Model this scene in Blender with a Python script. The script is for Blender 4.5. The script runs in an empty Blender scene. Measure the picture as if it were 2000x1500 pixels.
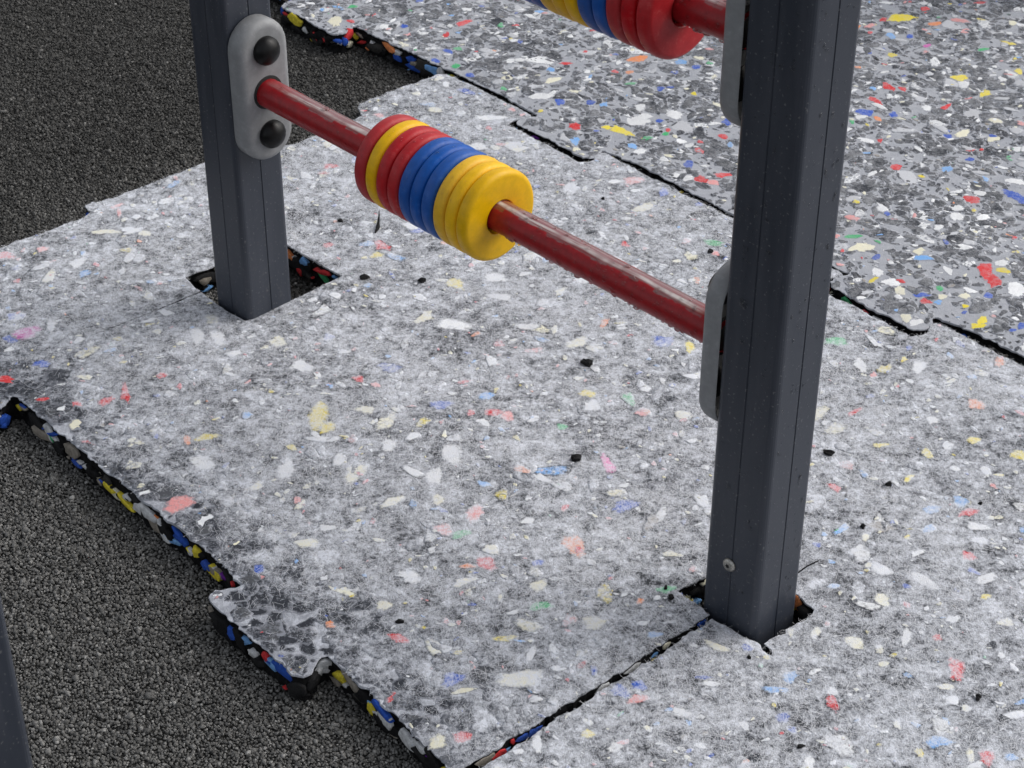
import bpy, bmesh, math, random
import numpy as np
from mathutils import Vector, Matrix
from mathutils.geometry import delaunay_2d_cdt

random.seed(7); RNG = np.random.default_rng(7)
SC = bpy.context.scene
COL = SC.collection

# ------------------------------------------------------------------ camera
cam_data = bpy.data.cameras.new('camera')
cam = bpy.data.objects.new('camera', cam_data); COL.objects.link(cam)
PITCH, ROLL = 0.6060438, 0.0032881
cam_data.sensor_width = 36.0; cam_data.lens = 69.53
cam_data.clip_start = 0.02; cam_data.clip_end = 500
_f = Vector((0, math.cos(PITCH), -math.sin(PITCH)))
_r0 = Vector((1, 0, 0)); _u0 = Vector((0, math.sin(PITCH), math.cos(PITCH)))
_r = _r0 * math.cos(ROLL) + _u0 * math.sin(ROLL)
_u = -_r0 * math.sin(ROLL) + _u0 * math.cos(ROLL)
cam.matrix_world = Matrix(((_r.x, _u.x, -_f.x, 0), (_r.y, _u.y, -_f.y, 0), (_r.z, _u.z, -_f.z, 1.6), (0, 0, 0, 1)))
cam_data.dof.use_dof = True
cam_data.dof.focus_distance = 2.55
cam_data.dof.aperture_fstop = 20
SC.camera = cam

# ------------------------------------------------------------------ sky, sun, exposure
SUN_DIR = Vector((0.72, 0.22, 0.70)).normalized()          # towards the bright part of the overcast
world = bpy.data.worlds.new('World'); SC.world = world; world.use_nodes = True
wn = world.node_tree.nodes; wl = world.node_tree.links; wn.clear()
sky = wn.new('ShaderNodeTexSky'); sky.sky_type = 'NISHITA'; sky.sun_disc = False
sky.sun_elevation = math.asin(SUN_DIR.z); sky.sun_rotation = math.atan2(SUN_DIR.x, SUN_DIR.y)
sky.air_density = 1.0; sky.dust_density = 4.0; sky.ozone_density = 1.0
hsv = wn.new('ShaderNodeHueSaturation'); hsv.inputs['Saturation'].default_value = 0.28
bg = wn.new('ShaderNodeBackground'); bg.inputs['Strength'].default_value = 0.15
wo = wn.new('ShaderNodeOutputWorld')
wl.new(sky.outputs[0], hsv.inputs['Color']); wl.new(hsv.outputs[0], bg.inputs[0]); wl.new(bg.outputs[0], wo.inputs[0])
sun_data = bpy.data.lights.new('sun', 'SUN'); sun = bpy.data.objects.new('sun', sun_data); COL.objects.link(sun)
sun_data.energy = 0.50; sun_data.angle = math.radians(60); sun_data.color = (1.0, 0.97, 0.93)
sun.rotation_euler = SUN_DIR.to_track_quat('Z', 'Y').to_euler()
SC.view_settings.view_transform = 'Standard'; SC.view_settings.look = 'None'
SC.view_settings.gamma = 1.0; SC.view_settings.use_curve_mapping = False
SC.view_settings.exposure = 0.24

# ------------------------------------------------------------------ directions of the place
YM = -0.84090841                       # the mats' long edge
YP = math.radians(-45.43)              # the line from post to post
AM = np.array([math.cos(YM), math.sin(YM)]); BM = np.array([-math.sin(YM), math.cos(YM)])
AP = Vector((math.cos(YP), math.sin(YP), 0)); BP = Vector((-math.sin(YP), math.cos(YP), 0))
POST_A = Vector((-0.38982, 2.53071, 0)); POST_B = Vector((0.29130, 1.83708, 0))
SIDE = 0.0832
ZG = -0.045                            # black ground; mat tops lie at z = 0

def W(uv):
    uv = np.atleast_2d(np.asarray(uv, float)); return uv[:, :1] * AM + uv[:, 1:2] * BM

# ------------------------------------------------------------------ little tools
def mesh_obj(name, verts, faces, mat=None, parent=None, loc=None, smooth=False, cols=None):
    me = bpy.data.meshes.new(name); me.from_pydata([tuple(v) for v in verts], [], [tuple(f) for f in faces]); me.update()
    return link(name, me, mat, parent, loc, smooth, cols)

def link(name, me, mat=None, parent=None, loc=None, smooth=False, cols=None):
    if smooth is True: me.polygons.foreach_set('use_smooth', [True] * len(me.polygons))
    if cols is not None:
        at = me.color_attributes.new('tint', 'FLOAT_COLOR', 'POINT')
        c = np.ones((len(me.vertices), 4), np.float32); c[:, :3] = np.asarray(cols, np.float32)
        at.data.foreach_set('color', c.ravel())
    if mat and not me.materials: me.materials.append(mat)
    o = bpy.data.objects.new(name, me); COL.objects.link(o)
    if parent is not None: o.parent = parent
    if loc is not None: o.location = loc
    return o

def fast_mesh(name, V, F):
    """V (n,3), F (m,k) arrays of one face size"""
    me = bpy.data.meshes.new(name); n, k = F.shape
    me.vertices.add(len(V)); me.vertices.foreach_set('co', np.ascontiguousarray(V, np.float32).ravel())
    me.loops.add(n * k); me.loops.foreach_set('vertex_index', np.ascontiguousarray(F, np.int32).ravel())
    me.polygons.add(n); me.polygons.foreach_set('loop_start', np.arange(0, n * k, k, dtype=np.int32))
    me.update(calc_edges=True); me.validate(); return me

def tag(o, label=None, cat=None, group=None, kind=None):
    if label: o['label'] = label
    if cat: o['category'] = cat
    if group: o['group'] = group
    if kind: o['kind'] = kind
    return o

def inside(P, poly):
    x, y = P[:, 0], P[:, 1]; r = np.zeros(len(P), bool); q = np.roll(poly, -1, 0)
    for (x0, y0), (x1, y1) in zip(poly, q):
        if y0 == y1: continue
        c = ((y0 > y) != (y1 > y)) & (x < (x1 - x0) * (y - y0) / (y1 - y0) + x0); r ^= c
    return r

def hash2(ix, iy, seed=0):
    h = (ix.astype(np.int64) * 374761393 + iy.astype(np.int64) * 668265263 + seed * 144665) & 0x7fffffff
    h = ((h ^ (h >> 13)) * 1274126177) & 0x7fffffff
    return ((h ^ (h >> 16)) & 0xffff) / 65535.0

def vnoise(P, s, seed=0):
    p = P * s; i = np.floor(p).astype(int); f = p - i; f = f * f * (3 - 2 * f)
    a = hash2(i[:, 0], i[:, 1], seed); b = hash2(i[:, 0] + 1, i[:, 1], seed)
    c = hash2(i[:, 0], i[:, 1] + 1, seed); d = hash2(i[:, 0] + 1, i[:, 1] + 1, seed)
    return (a * (1 - f[:, 0]) + b * f[:, 0]) * (1 - f[:, 1]) + (c * (1 - f[:, 0]) + d * f[:, 0]) * f[:, 1]

# ------------------------------------------------------------------ materials
def new_mat(name):
    m = bpy.data.materials.new(name); m.use_nodes = True
    nt = m.node_tree; b = nt.nodes['Principled BSDF']; return m, nt, b

class NT:
    def __init__(s, nt): s.nt = nt
    def n(s, t, **kw):
        o = s.nt.nodes.new(t)
        for k, v in kw.items():
            if hasattr(o, k): setattr(o, k, v)
            else: o.inputs[k].default_value = v
        return o
    def l(s, a, b): s.nt.links.new(a, b)
    def math(s, op, a, b=None, clamp=False):
        o = s.nt.nodes.new('ShaderNodeMath'); o.operation = op; o.use_clamp = clamp
        for i, v in enumerate((a, b)):
            if v is None: continue
            if isinstance(v, (int, float)): o.inputs[i].default_value = v
            else: s.l(v, o.inputs[i])
        return o.outputs[0]
    def noise(s, vec, scale, detail=3, rough=.55):
        o = s.n('ShaderNodeTexNoise'); o.inputs['Scale'].default_value = scale
        o.inputs['Detail'].default_value = detail; o.inputs['Roughness'].default_value = rough
        if vec is not None: s.l(vec, o.inputs['Vector'])
        return o.outputs['Fac']
    def ramp(s, fac, lo, hi, a=0., b=1.):
        o = s.n('ShaderNodeMapRange'); o.clamp = True
        o.inputs[1].default_value = lo; o.inputs[2].default_value = hi; o.inputs[3].default_value = a; o.inputs[4].default_value = b
        s.l(fac, o.inputs[0]); return o.outputs[0]
    def mix(s, fac, a, b):
        o = s.n('ShaderNodeMix', data_type='RGBA')
        for i, v in ((0, fac), (6, a), (7, b)):
            if isinstance(v, (int, float)): o.inputs[i].default_value = v
            elif isinstance(v, tuple): o.inputs[i].default_value = (*v, 1)
            else: s.l(v, o.inputs[i])
        return o.outputs[2]
    def pos(s): return s.n('ShaderNodeNewGeometry').outputs['Position']
    def obj(s): return s.n('ShaderNodeTexCoord').outputs['Object']
    def mapping(s, vec, rot=(0, 0, 0), scale=(1, 1, 1)):
        o = s.n('ShaderNodeMapping'); s.l(vec, o.inputs['Vector'])
        o.inputs['Rotation'].default_value = rot; o.inputs['Scale'].default_value = scale; return o.outputs[0]
    def bump(s, h, strength, dist, b):
        o = s.n('ShaderNodeBump'); o.inputs['Strength'].default_value = strength; o.inputs['Distance'].default_value = dist
        s.l(h, o.inputs['Height']); s.l(o.outputs[0], b.inputs['Normal'])
    def tint(s, source):
        if source == 'object': return s.n('ShaderNodeObjectInfo').outputs['Color']
        o = s.n('ShaderNodeAttribute'); o.attribute_name = 'tint'; return o.outputs['Color']

UNDER = (.042, .046, .056); BINDER = (.33, .345, .385)
def fleece_material(name, source, cover, under, fleece=(.74, .765, .825), contrast=1.0, worn=0.0, fade=0.0):
    """foam chips seen through a felted white fleece: the fleece is thicker in clouds and streaks, thin or torn towards the front edge.
    A chip's outline frays into what lies around it (attribute core: 0 at the rim, 1 inside)."""
    m, nt, b = new_mat(name); t = NT(nt); P = t.pos()
    low = t.noise(P, 8, 3); mid = t.noise(P, 45, 4, .62)
    warp = t.n('ShaderNodeTexNoise'); warp.inputs['Scale'].default_value = 55; warp.inputs['Detail'].default_value = 2; t.l(P, warp.inputs['Vector'])
    sub = t.n('ShaderNodeVectorMath', operation='MULTIPLY_ADD'); t.l(warp.outputs['Color'], sub.inputs[0]); sub.inputs[1].default_value = (.022, .022, 0); t.l(P, sub.inputs[2])
    PW = sub.outputs[0]
    fib = None
    for k in range(5):
        v = t.mapping(PW, (0, 0, .2 + k * .63), (750 + 90 * k, 70 + 13 * k, 1))
        f = t.ramp(t.noise(v, 1, 2, .55), .46, .74)
        fib = f if fib is None else t.math('MAXIMUM', fib, f)
    fine = t.noise(P, 430, 3, .65); spots = t.noise(P, 150, 3, .6)
    c = t.math('ADD', t.ramp(low, .3, .7, -.17 * contrast, .17 * contrast), t.ramp(mid, .34, .66, -.30 * contrast, .28 * contrast))
    c = t.math('ADD', c, t.math('MULTIPLY', t.math('SUBTRACT', fib, .45), .50 * contrast))
    c = t.math('ADD', c, t.ramp(fine, .3, .7, -.20 * contrast, .20 * contrast))
    c = t.math('ADD', c, t.ramp(spots, .32, .68, -.21 * contrast, .21 * contrast))
    if worn:
        s = t.n('ShaderNodeVectorMath', operation='DOT_PRODUCT'); t.l(P, s.inputs[0]); s.inputs[1].default_value = (BM[0], BM[1], 0)
        s2 = t.n('ShaderNodeVectorMath', operation='DOT_PRODUCT'); t.l(P, s2.inputs[0]); s2.inputs[1].default_value = (AM[0], AM[1], 0)
        edge = t.math('ADD', s.outputs['Value'], t.ramp(t.noise(P, 14, 2), .3, .7, -.07, .07))
        wv = t.math('MULTIPLY', t.ramp(edge, 1.10, .99), t.ramp(s2.outputs['Value'], -1.15, -1.25))
        c = t.math('SUBTRACT', c, t.math('MULTIPLY', wv, worn))
    if source == 'object':
        oi = t.n('ShaderNodeObjectInfo'); hid = t.math('SUBTRACT', 1.0, oi.outputs['Alpha'])
        c = t.math('ADD', c, t.math('MULTIPLY', hid, t.math('MULTIPLY', t.math('SUBTRACT', oi.outputs['Random'], .55), fade)))
        c = t.math('SUBTRACT', c, t.math('MULTIPLY', oi.outputs['Alpha'], .06))
    c = t.math('ADD', c, cover, clamp=True)
    base = t.tint(source)
    if worn and under is None: base = t.mix(wv, base, BINDER)
    if worn and under is not None: under = t.mix(t.math('MULTIPLY', wv, .8), under, BINDER)
    if under is not None:
        at = t.n('ShaderNodeAttribute'); at.attribute_name = 'core'
        e = t.math('ADD', at.outputs['Fac'], t.math('ADD', t.ramp(t.noise(P, 170, 2), .25, .75, -.45, .45), t.ramp(t.noise(P, 420, 2), .25, .75, -.3, .3)))
        if source == 'object' and contrast >= 1: e = t.math('ADD', e, t.math('MULTIPLY', t.math('MULTIPLY', hid, t.math('SUBTRACT', oi.outputs['Random'], .62)), .55))
        e = t.ramp(e, .12, .85) if contrast >= 1 else t.ramp(e, .25, .42)
        base = t.mix(e, under, base)
    col = t.mix(c, base, fleece)
    t.l(col, b.inputs['Base Color']); b.inputs['Roughness'].default_value = .85
    b.inputs['Specular IOR Level'].default_value = .2
    t.bump(t.math('ADD', fib, fine), .4, .0014, b)
    return m

M = {}
M['fleece_body'] = fleece_material('fleece_body', 'attr', .46, None, worn=.25)
M['fleece_chip'] = fleece_material('fleece_chip', 'object', .50, UNDER, worn=.62, fade=.65)
M['fleece_chip_stuff'] = fleece_material('fleece_chip_stuff', 'attr', .53, UNDER, worn=.62)
FARF = (.52, .53, .555)
M['far_body'] = fleece_material('far_body', 'attr', .30, None, fleece=FARF, contrast=.6)
M['far_chip'] = fleece_material('far_chip', 'object', .20, BINDER, fleece=FARF, contrast=.6, fade=.25)
M['far_chip_stuff'] = fleece_material('far_chip_stuff', 'attr', .22, BINDER, fleece=FARF, contrast=.6)

def rubber(name, source, rough=.75, var=.5, spec=.25):
    m, nt, b = new_mat(name); t = NT(nt); P = t.pos()
    n1 = t.noise(P, 160, 4); n2 = t.noise(P, 700, 2)
    k = t.math('ADD', t.ramp(n1, .3, .7, 1 - var, 1 + var * .5), t.ramp(n2, .3, .7, -.15, .15))
    o = t.n('ShaderNodeVectorMath', operation='SCALE')
    tint = t.tint(source) if isinstance(source, str) else None
    if tint is None: o.inputs[0].default_value = source
    else: t.l(tint, o.inputs[0])
    t.l(k, o.inputs['Scale']); t.l(o.outputs[0], b.inputs['Base Color'])
    b.inputs['Roughness'].default_value = rough; b.inputs['Specular IOR Level'].default_value = spec
    t.bump(t.math('ADD', n1, n2), .5, .003, b); return m
M['wall_chip'] = rubber('wall_chip', 'object', .8, .3, .15)
M['wall_chip_stuff'] = rubber('wall_chip_stuff', 'attr', .9, .5, .1)
M['crumb'] = rubber('crumb', (.012, .012, .013), .8, .5, .2)
M['granule'] = rubber('granule', 'attr', .85, .35, .18)
M['ground'] = rubber('ground_rubber', (.05, .049, .046), .9)

def fibre_mat():
    m, nt, b = new_mat('fleece_fibre'); b.inputs['Base Color'].default_value = (.78, .79, .82, 1)
    b.inputs['Roughness'].default_value = .6; return m
M['fibre'] = fibre_mat()

def post_mat():
    m, nt, b = new_mat('anthracite_powder_coat'); t = NT(nt); O = t.obj()
    n = t.noise(O, 900, 2); dirt = t.noise(t.mapping(O, (0, 0, 0), (60, 60, 6)), 1, 4); spk = t.noise(O, 260, 2, .4)
    c = t.mix(t.ramp(dirt, .40, .68, 0, .65), (.031, .037, .051), (.050, .056, .072))
    sp = t.ramp(spk, .67, .73, 0, .6)
    c = t.mix(sp, c, (.16, .165, .17)); t.l(c, b.inputs['Base Color'])
    # splashed dust near the foot, of its own shape
    sz = t.n('ShaderNodeSeparateXYZ'); t.l(O, sz.inputs[0])
    foot = t.math('MULTIPLY', t.ramp(sz.outputs['Z'], .26, .03), t.ramp(t.noise(O, 130, 4, .7), .58, .72, 0, .55))
    c2 = t.mix(foot, c, (.11, .11, .112)); t.l(c2, b.inputs['Base Color'])
    t.l(t.ramp(dirt, .3, .7, .34, .5), b.inputs['Roughness'])
    b.inputs['Specular IOR Level'].default_value = .5
    t.bump(n, .12, .0006, b); return m
M['post'] = post_mat()

def plastic(name, col, rough=.45, scuff=.25, scuffcol=None, bump=.1, coat=0, own=0.):
    m, nt, b = new_mat(name); t = NT(nt); O = t.obj()
    n = t.noise(O, 70, 4, .65); n2 = t.noise(t.mapping(O, (.3, .2, .6), (40, 300, 300)), 1, 3); fine = t.noise(O, 900, 2)
    sc = t.math('MULTIPLY', t.ramp(n, .5, .75), t.ramp(n2, .45, .7))
    dark = tuple(v * .8 for v in col)
    c = t.mix(t.ramp(n, .3, .7), dark, col)
    c = t.mix(t.math('MULTIPLY', sc, scuff), c, scuffcol or tuple(min(1, v * 1.3 + .08) for v in col))
    if own:
        hs = t.n('ShaderNodeHueSaturation'); t.l(c, hs.inputs['Color']); rnd = t.n('ShaderNodeObjectInfo').outputs['Random']
        t.l(t.ramp(rnd, 0, 1, 1 - own, 1 + own), hs.inputs['Value']); t.l(t.ramp(t.math('FRACT', t.math('MULTIPLY', rnd, 7.3)), 0, 1, 1 - own * .6, 1.02), hs.inputs['Saturation']); c = hs.outputs[0]
        grime = t.ramp(t.noise(t.mapping(O, (0, 0, 0), (260, 40, 40)), 1, 4, .7), .60, .78, 0, .22); c = t.mix(grime, c, (.03, .028, .025))
    t.l(c, b.inputs['Base Color']); t.l(t.ramp(n2, .3, .7, rough - .08, rough + .12), b.inputs['Roughness'])
    b.inputs['Coat Weight'].default_value = coat; b.inputs['Coat Roughness'].default_value = .12
    if own: b.inputs['Specular IOR Level'].default_value = .32
    t.bump(fine, bump, .0005, b); return m
M['plate'] = plastic('grey_plastic', (.26, .267, .275), .5, .45, (.42, .43, .44))
M['cap'] = plastic('black_cap_plastic', (.005, .005, .0055), .36, .10, (.05, .05, .05))
M['cap'].node_tree.nodes['Principled BSDF'].inputs['Specular IOR Level'].default_value = .25
M['socket'] = plastic('black_socket', (.006, .006, .006), .7, .0)
M['red'] = plastic('red_ring_plastic', (.47, .010, .016), .42, .45, (.60, .22, .20), own=.10)
M['blue'] = plastic('blue_ring_plastic', (.006, .095, .42), .42, .45, (.12, .26, .55), own=.10)
M['yellow'] = plastic('yellow_ring_plastic', (.92, .53, .004), .42, .35, (.55, .29, .03), own=.10)

def steel():
    m, nt, b = new_mat('screw_steel'); t = NT(nt); O = t.obj(); n = t.noise(O, 600, 3)
    t.l(t.mix(t.ramp(n, .35, .65), (.30, .29, .26), (.55, .54, .50)), b.inputs['Base Color'])
    b.inputs['Metallic'].default_value = 1; b.inputs['Roughness'].default_value = .38; return m
M['steel'] = steel()

def rod_mat():
    """red paint rubbed along the top by the rings: a wet film with stepped edges, its sky reflection painted in as brown band and pale streak"""
    m, nt, b = new_mat('rod_red_paint'); t = NT(nt); O = t.obj()
    s = t.n('ShaderNodeSeparateXYZ'); t.l(O, s.inputs[0]); x, y, z = s.outputs
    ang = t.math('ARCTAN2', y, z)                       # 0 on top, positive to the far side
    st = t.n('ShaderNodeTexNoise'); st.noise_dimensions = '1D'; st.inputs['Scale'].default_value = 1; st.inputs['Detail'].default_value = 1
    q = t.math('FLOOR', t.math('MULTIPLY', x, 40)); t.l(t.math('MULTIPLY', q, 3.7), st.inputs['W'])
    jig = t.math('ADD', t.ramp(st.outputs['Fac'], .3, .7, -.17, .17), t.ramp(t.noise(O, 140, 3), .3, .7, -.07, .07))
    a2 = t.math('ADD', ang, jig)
    rub_sheen = t.math('MULTIPLY', t.ramp(a2, -.60, -.52), t.ramp(t.math('ADD', ang, t.ramp(t.noise(O, 25, 2), .3, .7, -.25, .25)), .75, .5))
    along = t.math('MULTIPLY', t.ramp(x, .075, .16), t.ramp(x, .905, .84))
    rub_sheen = t.math('MULTIPLY', rub_sheen, along)
    scr = t.math('MULTIPLY', rub_sheen, t.ramp(t.noise(t.mapping(O, (0, 0, 0), (30, 400, 400)), 1, 3), .4, .62))
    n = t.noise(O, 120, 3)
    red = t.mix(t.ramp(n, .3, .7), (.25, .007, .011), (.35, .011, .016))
    c = t.mix(t.math('MULTIPLY', rub_sheen, .55), red, (.105, .055, .05))  # brown: ring wear plus the wet film's sky reflection, painted into the colour
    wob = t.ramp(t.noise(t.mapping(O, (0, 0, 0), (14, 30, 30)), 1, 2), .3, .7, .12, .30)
    core = t.math('MULTIPLY', t.ramp(t.math('ABSOLUTE', t.math('ADD', ang, wob)), .22, .07), t.ramp(t.noise(t.mapping(O, (0, 0, 0), (10, 190, 190)), 1, 4, .62), .32, .52))  # narrow pale streak: sky highlight painted along the top of the rod
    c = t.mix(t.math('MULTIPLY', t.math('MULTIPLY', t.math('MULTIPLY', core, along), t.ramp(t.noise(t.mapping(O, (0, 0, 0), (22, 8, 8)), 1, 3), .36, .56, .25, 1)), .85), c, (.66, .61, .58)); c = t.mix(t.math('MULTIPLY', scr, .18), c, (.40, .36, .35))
    t.l(c, b.inputs['Base Color'])
    t.l(t.math('SUBTRACT', .36, t.math('MULTIPLY', rub_sheen, .10)), b.inputs['Roughness'])
    t.l(t.math('MULTIPLY', rub_sheen, .9), b.inputs['Coat Weight']); b.inputs['Coat Roughness'].default_value = .12; b.inputs['Coat IOR'].default_value = 1.75; b.inputs['Specular IOR Level'].default_value = .35
    t.bump(t.noise(O, 500, 2), .15, .0006, b); return m
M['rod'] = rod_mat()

def water_mat():
    m, nt, b = new_mat('rain_drop_water'); b.inputs['Base Color'].default_value = (1, 1, 1, 1)
    b.inputs['Roughness'].default_value = .03; b.inputs['IOR'].default_value = 1.33; b.inputs['Transmission Weight'].default_value = 1.0
    return m
M['water'] = water_mat()

# ------------------------------------------------------------------ colours of the foam chips
PAL = {'Y': (.80, .66, .06), 'M': (.62, .10, .42), 'B': (.03, .10, .48), 'N': (.045, .11, .48), 'L': (.20, .42, .78), 'R': (.66, .05, .055),
       'P': (.76, .33, .32), 'C': (.80, .77, .60), 'W': (.82, .83, .84), 'O': (.82, .28, .10), 'G': (.07, .42, .17), 'D': (.036, .040, .050), 'E': (.085, .09, .10), 'H': (.55, .56, .59),
       'K': (.80, .24, .50), 'X': (.012, .012, .013), 'T': (.30, .27, .23), 'V': (.16, .03, .30)}
CHIPS_WHITE = '''Y -1.841 1.287 37.6 15.1 136|Y -1.81 1.279 13.7 12.7 161|M -2.294 1.091 23.4 17 -124|B -2.209 1.066 13.1 11.1 -102|R -2.207 1.008 15.3 12.1 173|N -2.295 1.065 14.5 11.3 171|R -2.062 1.115 23 7.8 146|R -2.065 1.087 15.6 9.6 -99|R -2.086 1.05 12.7 7.6 158|C -2.044 1.024 22.2 9.2 139|Y -1.901 1.14 21 8.9 -115|O -1.914 1.118 12.4 6.1 150|P -1.802 1.031 27.9 15.5 -90|W -1.772 1.182 25 12 145|W -1.856 1.104 23.3 17.3 156|B -1.627 1.031 10.9 7.7 153|D -1.566 1.015 22 20.6 -177|D -1.603 0.98 16.1 11 -155|D -1.564 0.982 14.4 9 -144|D -1.541 0.993 11.5 10.5 160|D -1.534 1.03 19.2 13.4 -140|D -1.507 1.017 14.3 8.9 -114|D -1.451 1.006 17.7 11.3 -136|D -1.39 1.034 21.4 15.6 -139|D -1.498 0.98 13.5 11.3 -142|D -1.471 0.99 12.9 11.9 160|D -1.381 1.058 23.3 13.8 -152|D -1.32 1.047 19.2 12.8 -129|D -1.438 1.054 15.6 10.6 -129|D -1.29 1.037 15.6 8.6 -132|N -1.314 1.085 20 12.9 -96|C -1.291 1.081 17.9 4.9 -116|R -1.234 1.032 12.9 11.9 160|C -1.247 1.005 21.4 20.4 -155|R -1.412 1.083 15 8 -159|C -1.275 1.275 16 14 153|B -1.169 1.216 14.6 10.6 144|B -1.161 1.24 12.7 9.7 -106|P -1.147 1.222 14.3 8.4 -126|W -1.17 1.087 21.3 8.6 132|Y -1.143 1.139 10.6 7.8 -133|W -1.284 1.18 15.3 5.3 123|G -1.512 1.266 13.2 9 -115|O -1.399 1.359 22.8 15.8 147|R -1.448 1.251 15.7 14.7 159|N -1.749 1.431 18.5 11.3 -142|L -1.723 1.493 13.5 11.3 -142|R -1.683 1.476 19 10.4 -152|P -1.667 1.483 14.2 10.6 130|W -1.678 1.449 12 8 -162|K -1.496 1.511 21.1 10.5 -30|G -1.599 1.523 9.2 7.8 137|Y -1.633 1.606 13.5 10.6 -133|W -1.893 1.576 25.7 17.7 -157|Y -1.978 1.653 15.6 15.6 -130|W -1.951 1.711 23.2 12.4 -150|O -1.749 1.749 15.6 6.4 113|Y -1.62 1.798 15.6 9.9 135|W -2.121 1.276 24.5 11.9 147|W -2.096 1.295 19.5 11.9 150|W -2.414 1.251 18 13.6 -86|L -2.38 1.244 12.8 11.4 -177|C -2.469 1.336 24.9 9.3 -131|P -2.527 1.397 15.4 6.4 -98|P -2.507 1.387 15.3 5 149|C -2.424 1.382 13.6 9.2 -141|P -2.486 1.233 11 9 -153|C -1.044 1.485 16.3 10 175|R -0.934 1.539 18 11.7 120|L -0.874 1.428 15.1 12.9 -131|W -1.012 1.698 16.2 10.1 -105|W -1.061 1.638 21.4 10.2 -180|Y -1.201 1.922 10.7 8.4 98|O -1.253 1.992 14.9 12.7 98|G -1.488 1.972 26.3 11.5 -119|R -0.822 1.449 13.2 10.2 112|C -1.107 1.442 13.5 8.5 130|Y -1.097 1.388 7.1 5.7 135|N -1.195 1.59 12.6 11.1 171|C -1.149 1.357 19.5 6.5 -170|G -1.341 1.247 15.6 9.2 -129|O -1.267 1.345 7.1 4.9 127|G -1.262 1.385 12.7 7.1 -135|C -1.371 1.271 13.5 11.3 -125|W -1.492 1.165 16.3 12 -134|C -1.471 1.107 11.4 10 139|R -1.388 1.356 11.4 5.6 166|L -1.572 1.357 11.9 5.9 -167|W -1.653 1.368 24.9 17.7 143|W -1.628 1.32 20.7 12.6 144|W -1.475 1.347 10.6 9.2 137|C -1.587 1.29 14.2 9.2 142|N -1.404 1.301 9.9 7.1 -135|R -1.463 1.403 9.7 4.7 114|W -1.636 1.147 12 9.2 -133|C -1.767 1.128 14.3 7.3 -93|W -1.954 1.343 17.8 15.6 147|R -1.875 1.384 10.2 8.2 160|Y -1.805 1.214 9.7 6.7 161|P -1.846 1.393 8 7 -153|C -1.808 1.345 21.3 9.2 -131|W -1.722 1.317 14.3 13.3 160|R -2.405 1.739 13.5 11.3 -142|L -2.227 1.755 17 11.4 -132|Y -2.124 1.614 11.6 10.6 -153|C -1.937 1.558 17.9 13.8 -97|R -2.199 1.576 10 8.6 -131|W -1.863 1.886 20.9 10.1 177|P -2.032 2.088 17.7 16.3 -89|W -2.049 2.061 12.1 9.8 -125|N -1.969 2.096 15.5 8.8 -68|N -1.902 2.11 15.4 11.3 -156|G -1.802 2.039 17.8 10.6 -144|P -1.779 2.017 12.1 8.9 157|R -1.888 1.929 9.9 8.5 135|W -2.359 2.06 30.5 13.5 -131|P -2.358 2.107 15.7 13.4 146|W -2.514 2.085 13.5 8.5 140|C -2.448 2.005 14.9 12 -133|W -2.295 1.974 16.6 14.6 -155|Y -2.558 1.956 12.1 5 137|P -2.331 2.108 17.6 10.6 -100|R -2.333 2.031 9.2 5.6 142|P -2.498 1.918 10.6 9.2 -133|R -2.269 2.076 17 9 -164|N -1.123 1.383 8.6 7.6 -114|L -1.212 1.316 9.2 7.8 -133|R -0.984 1.566 7.8 5.6 98|W -1.009 1.539 17 7 129|Y -0.992 1.671 7.2 6.2 -114|R -1.11 1.789 15.3 8 -95|W -1.083 1.775 13.9 11.7 -151|L -1.144 1.758 15 10.5 -126|R -1.19 1.659 14.9 8.5 134|R -1.257 1.697 12.5 6.5 -171|Y -1.279 1.817 12 5.6 -131|R -1.353 1.851 14.5 5.5 -99|W -1.27 1.917 11.5 8.3 120|Y -1.206 1.787 11.4 5.1 -88|W -1.179 1.851 9.4 9.4 -148|C -1.164 1.648 8.1 6.1 112|Y -1.129 1.689 5.7 4.2 -90|W -1.101 1.673 12.3 5.2 -110|R -1.055 1.718 11.4 9.2 96|N -1.069 1.613 6.4 5 165|N -1.016 1.328 9.9 8.5 135|L -1.055 1.384 12.3 10.3 -112|C -0.997 1.481 7.2 6.2 -114|W -0.914 1.598 6.5 5.5 111|L -0.804 1.469 8.5 7.1 -90|C -0.837 1.438 12.8 5.6 127|W -0.823 1.43 10.7 6.2 -126|W -1.426 1.95 20.1 9.4 132|W -1.366 2.009 17.4 12 106|Y -1.393 2.008 7.1 5.7 -90|B -1.407 2.037 7.8 5.6 98'''
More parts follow.
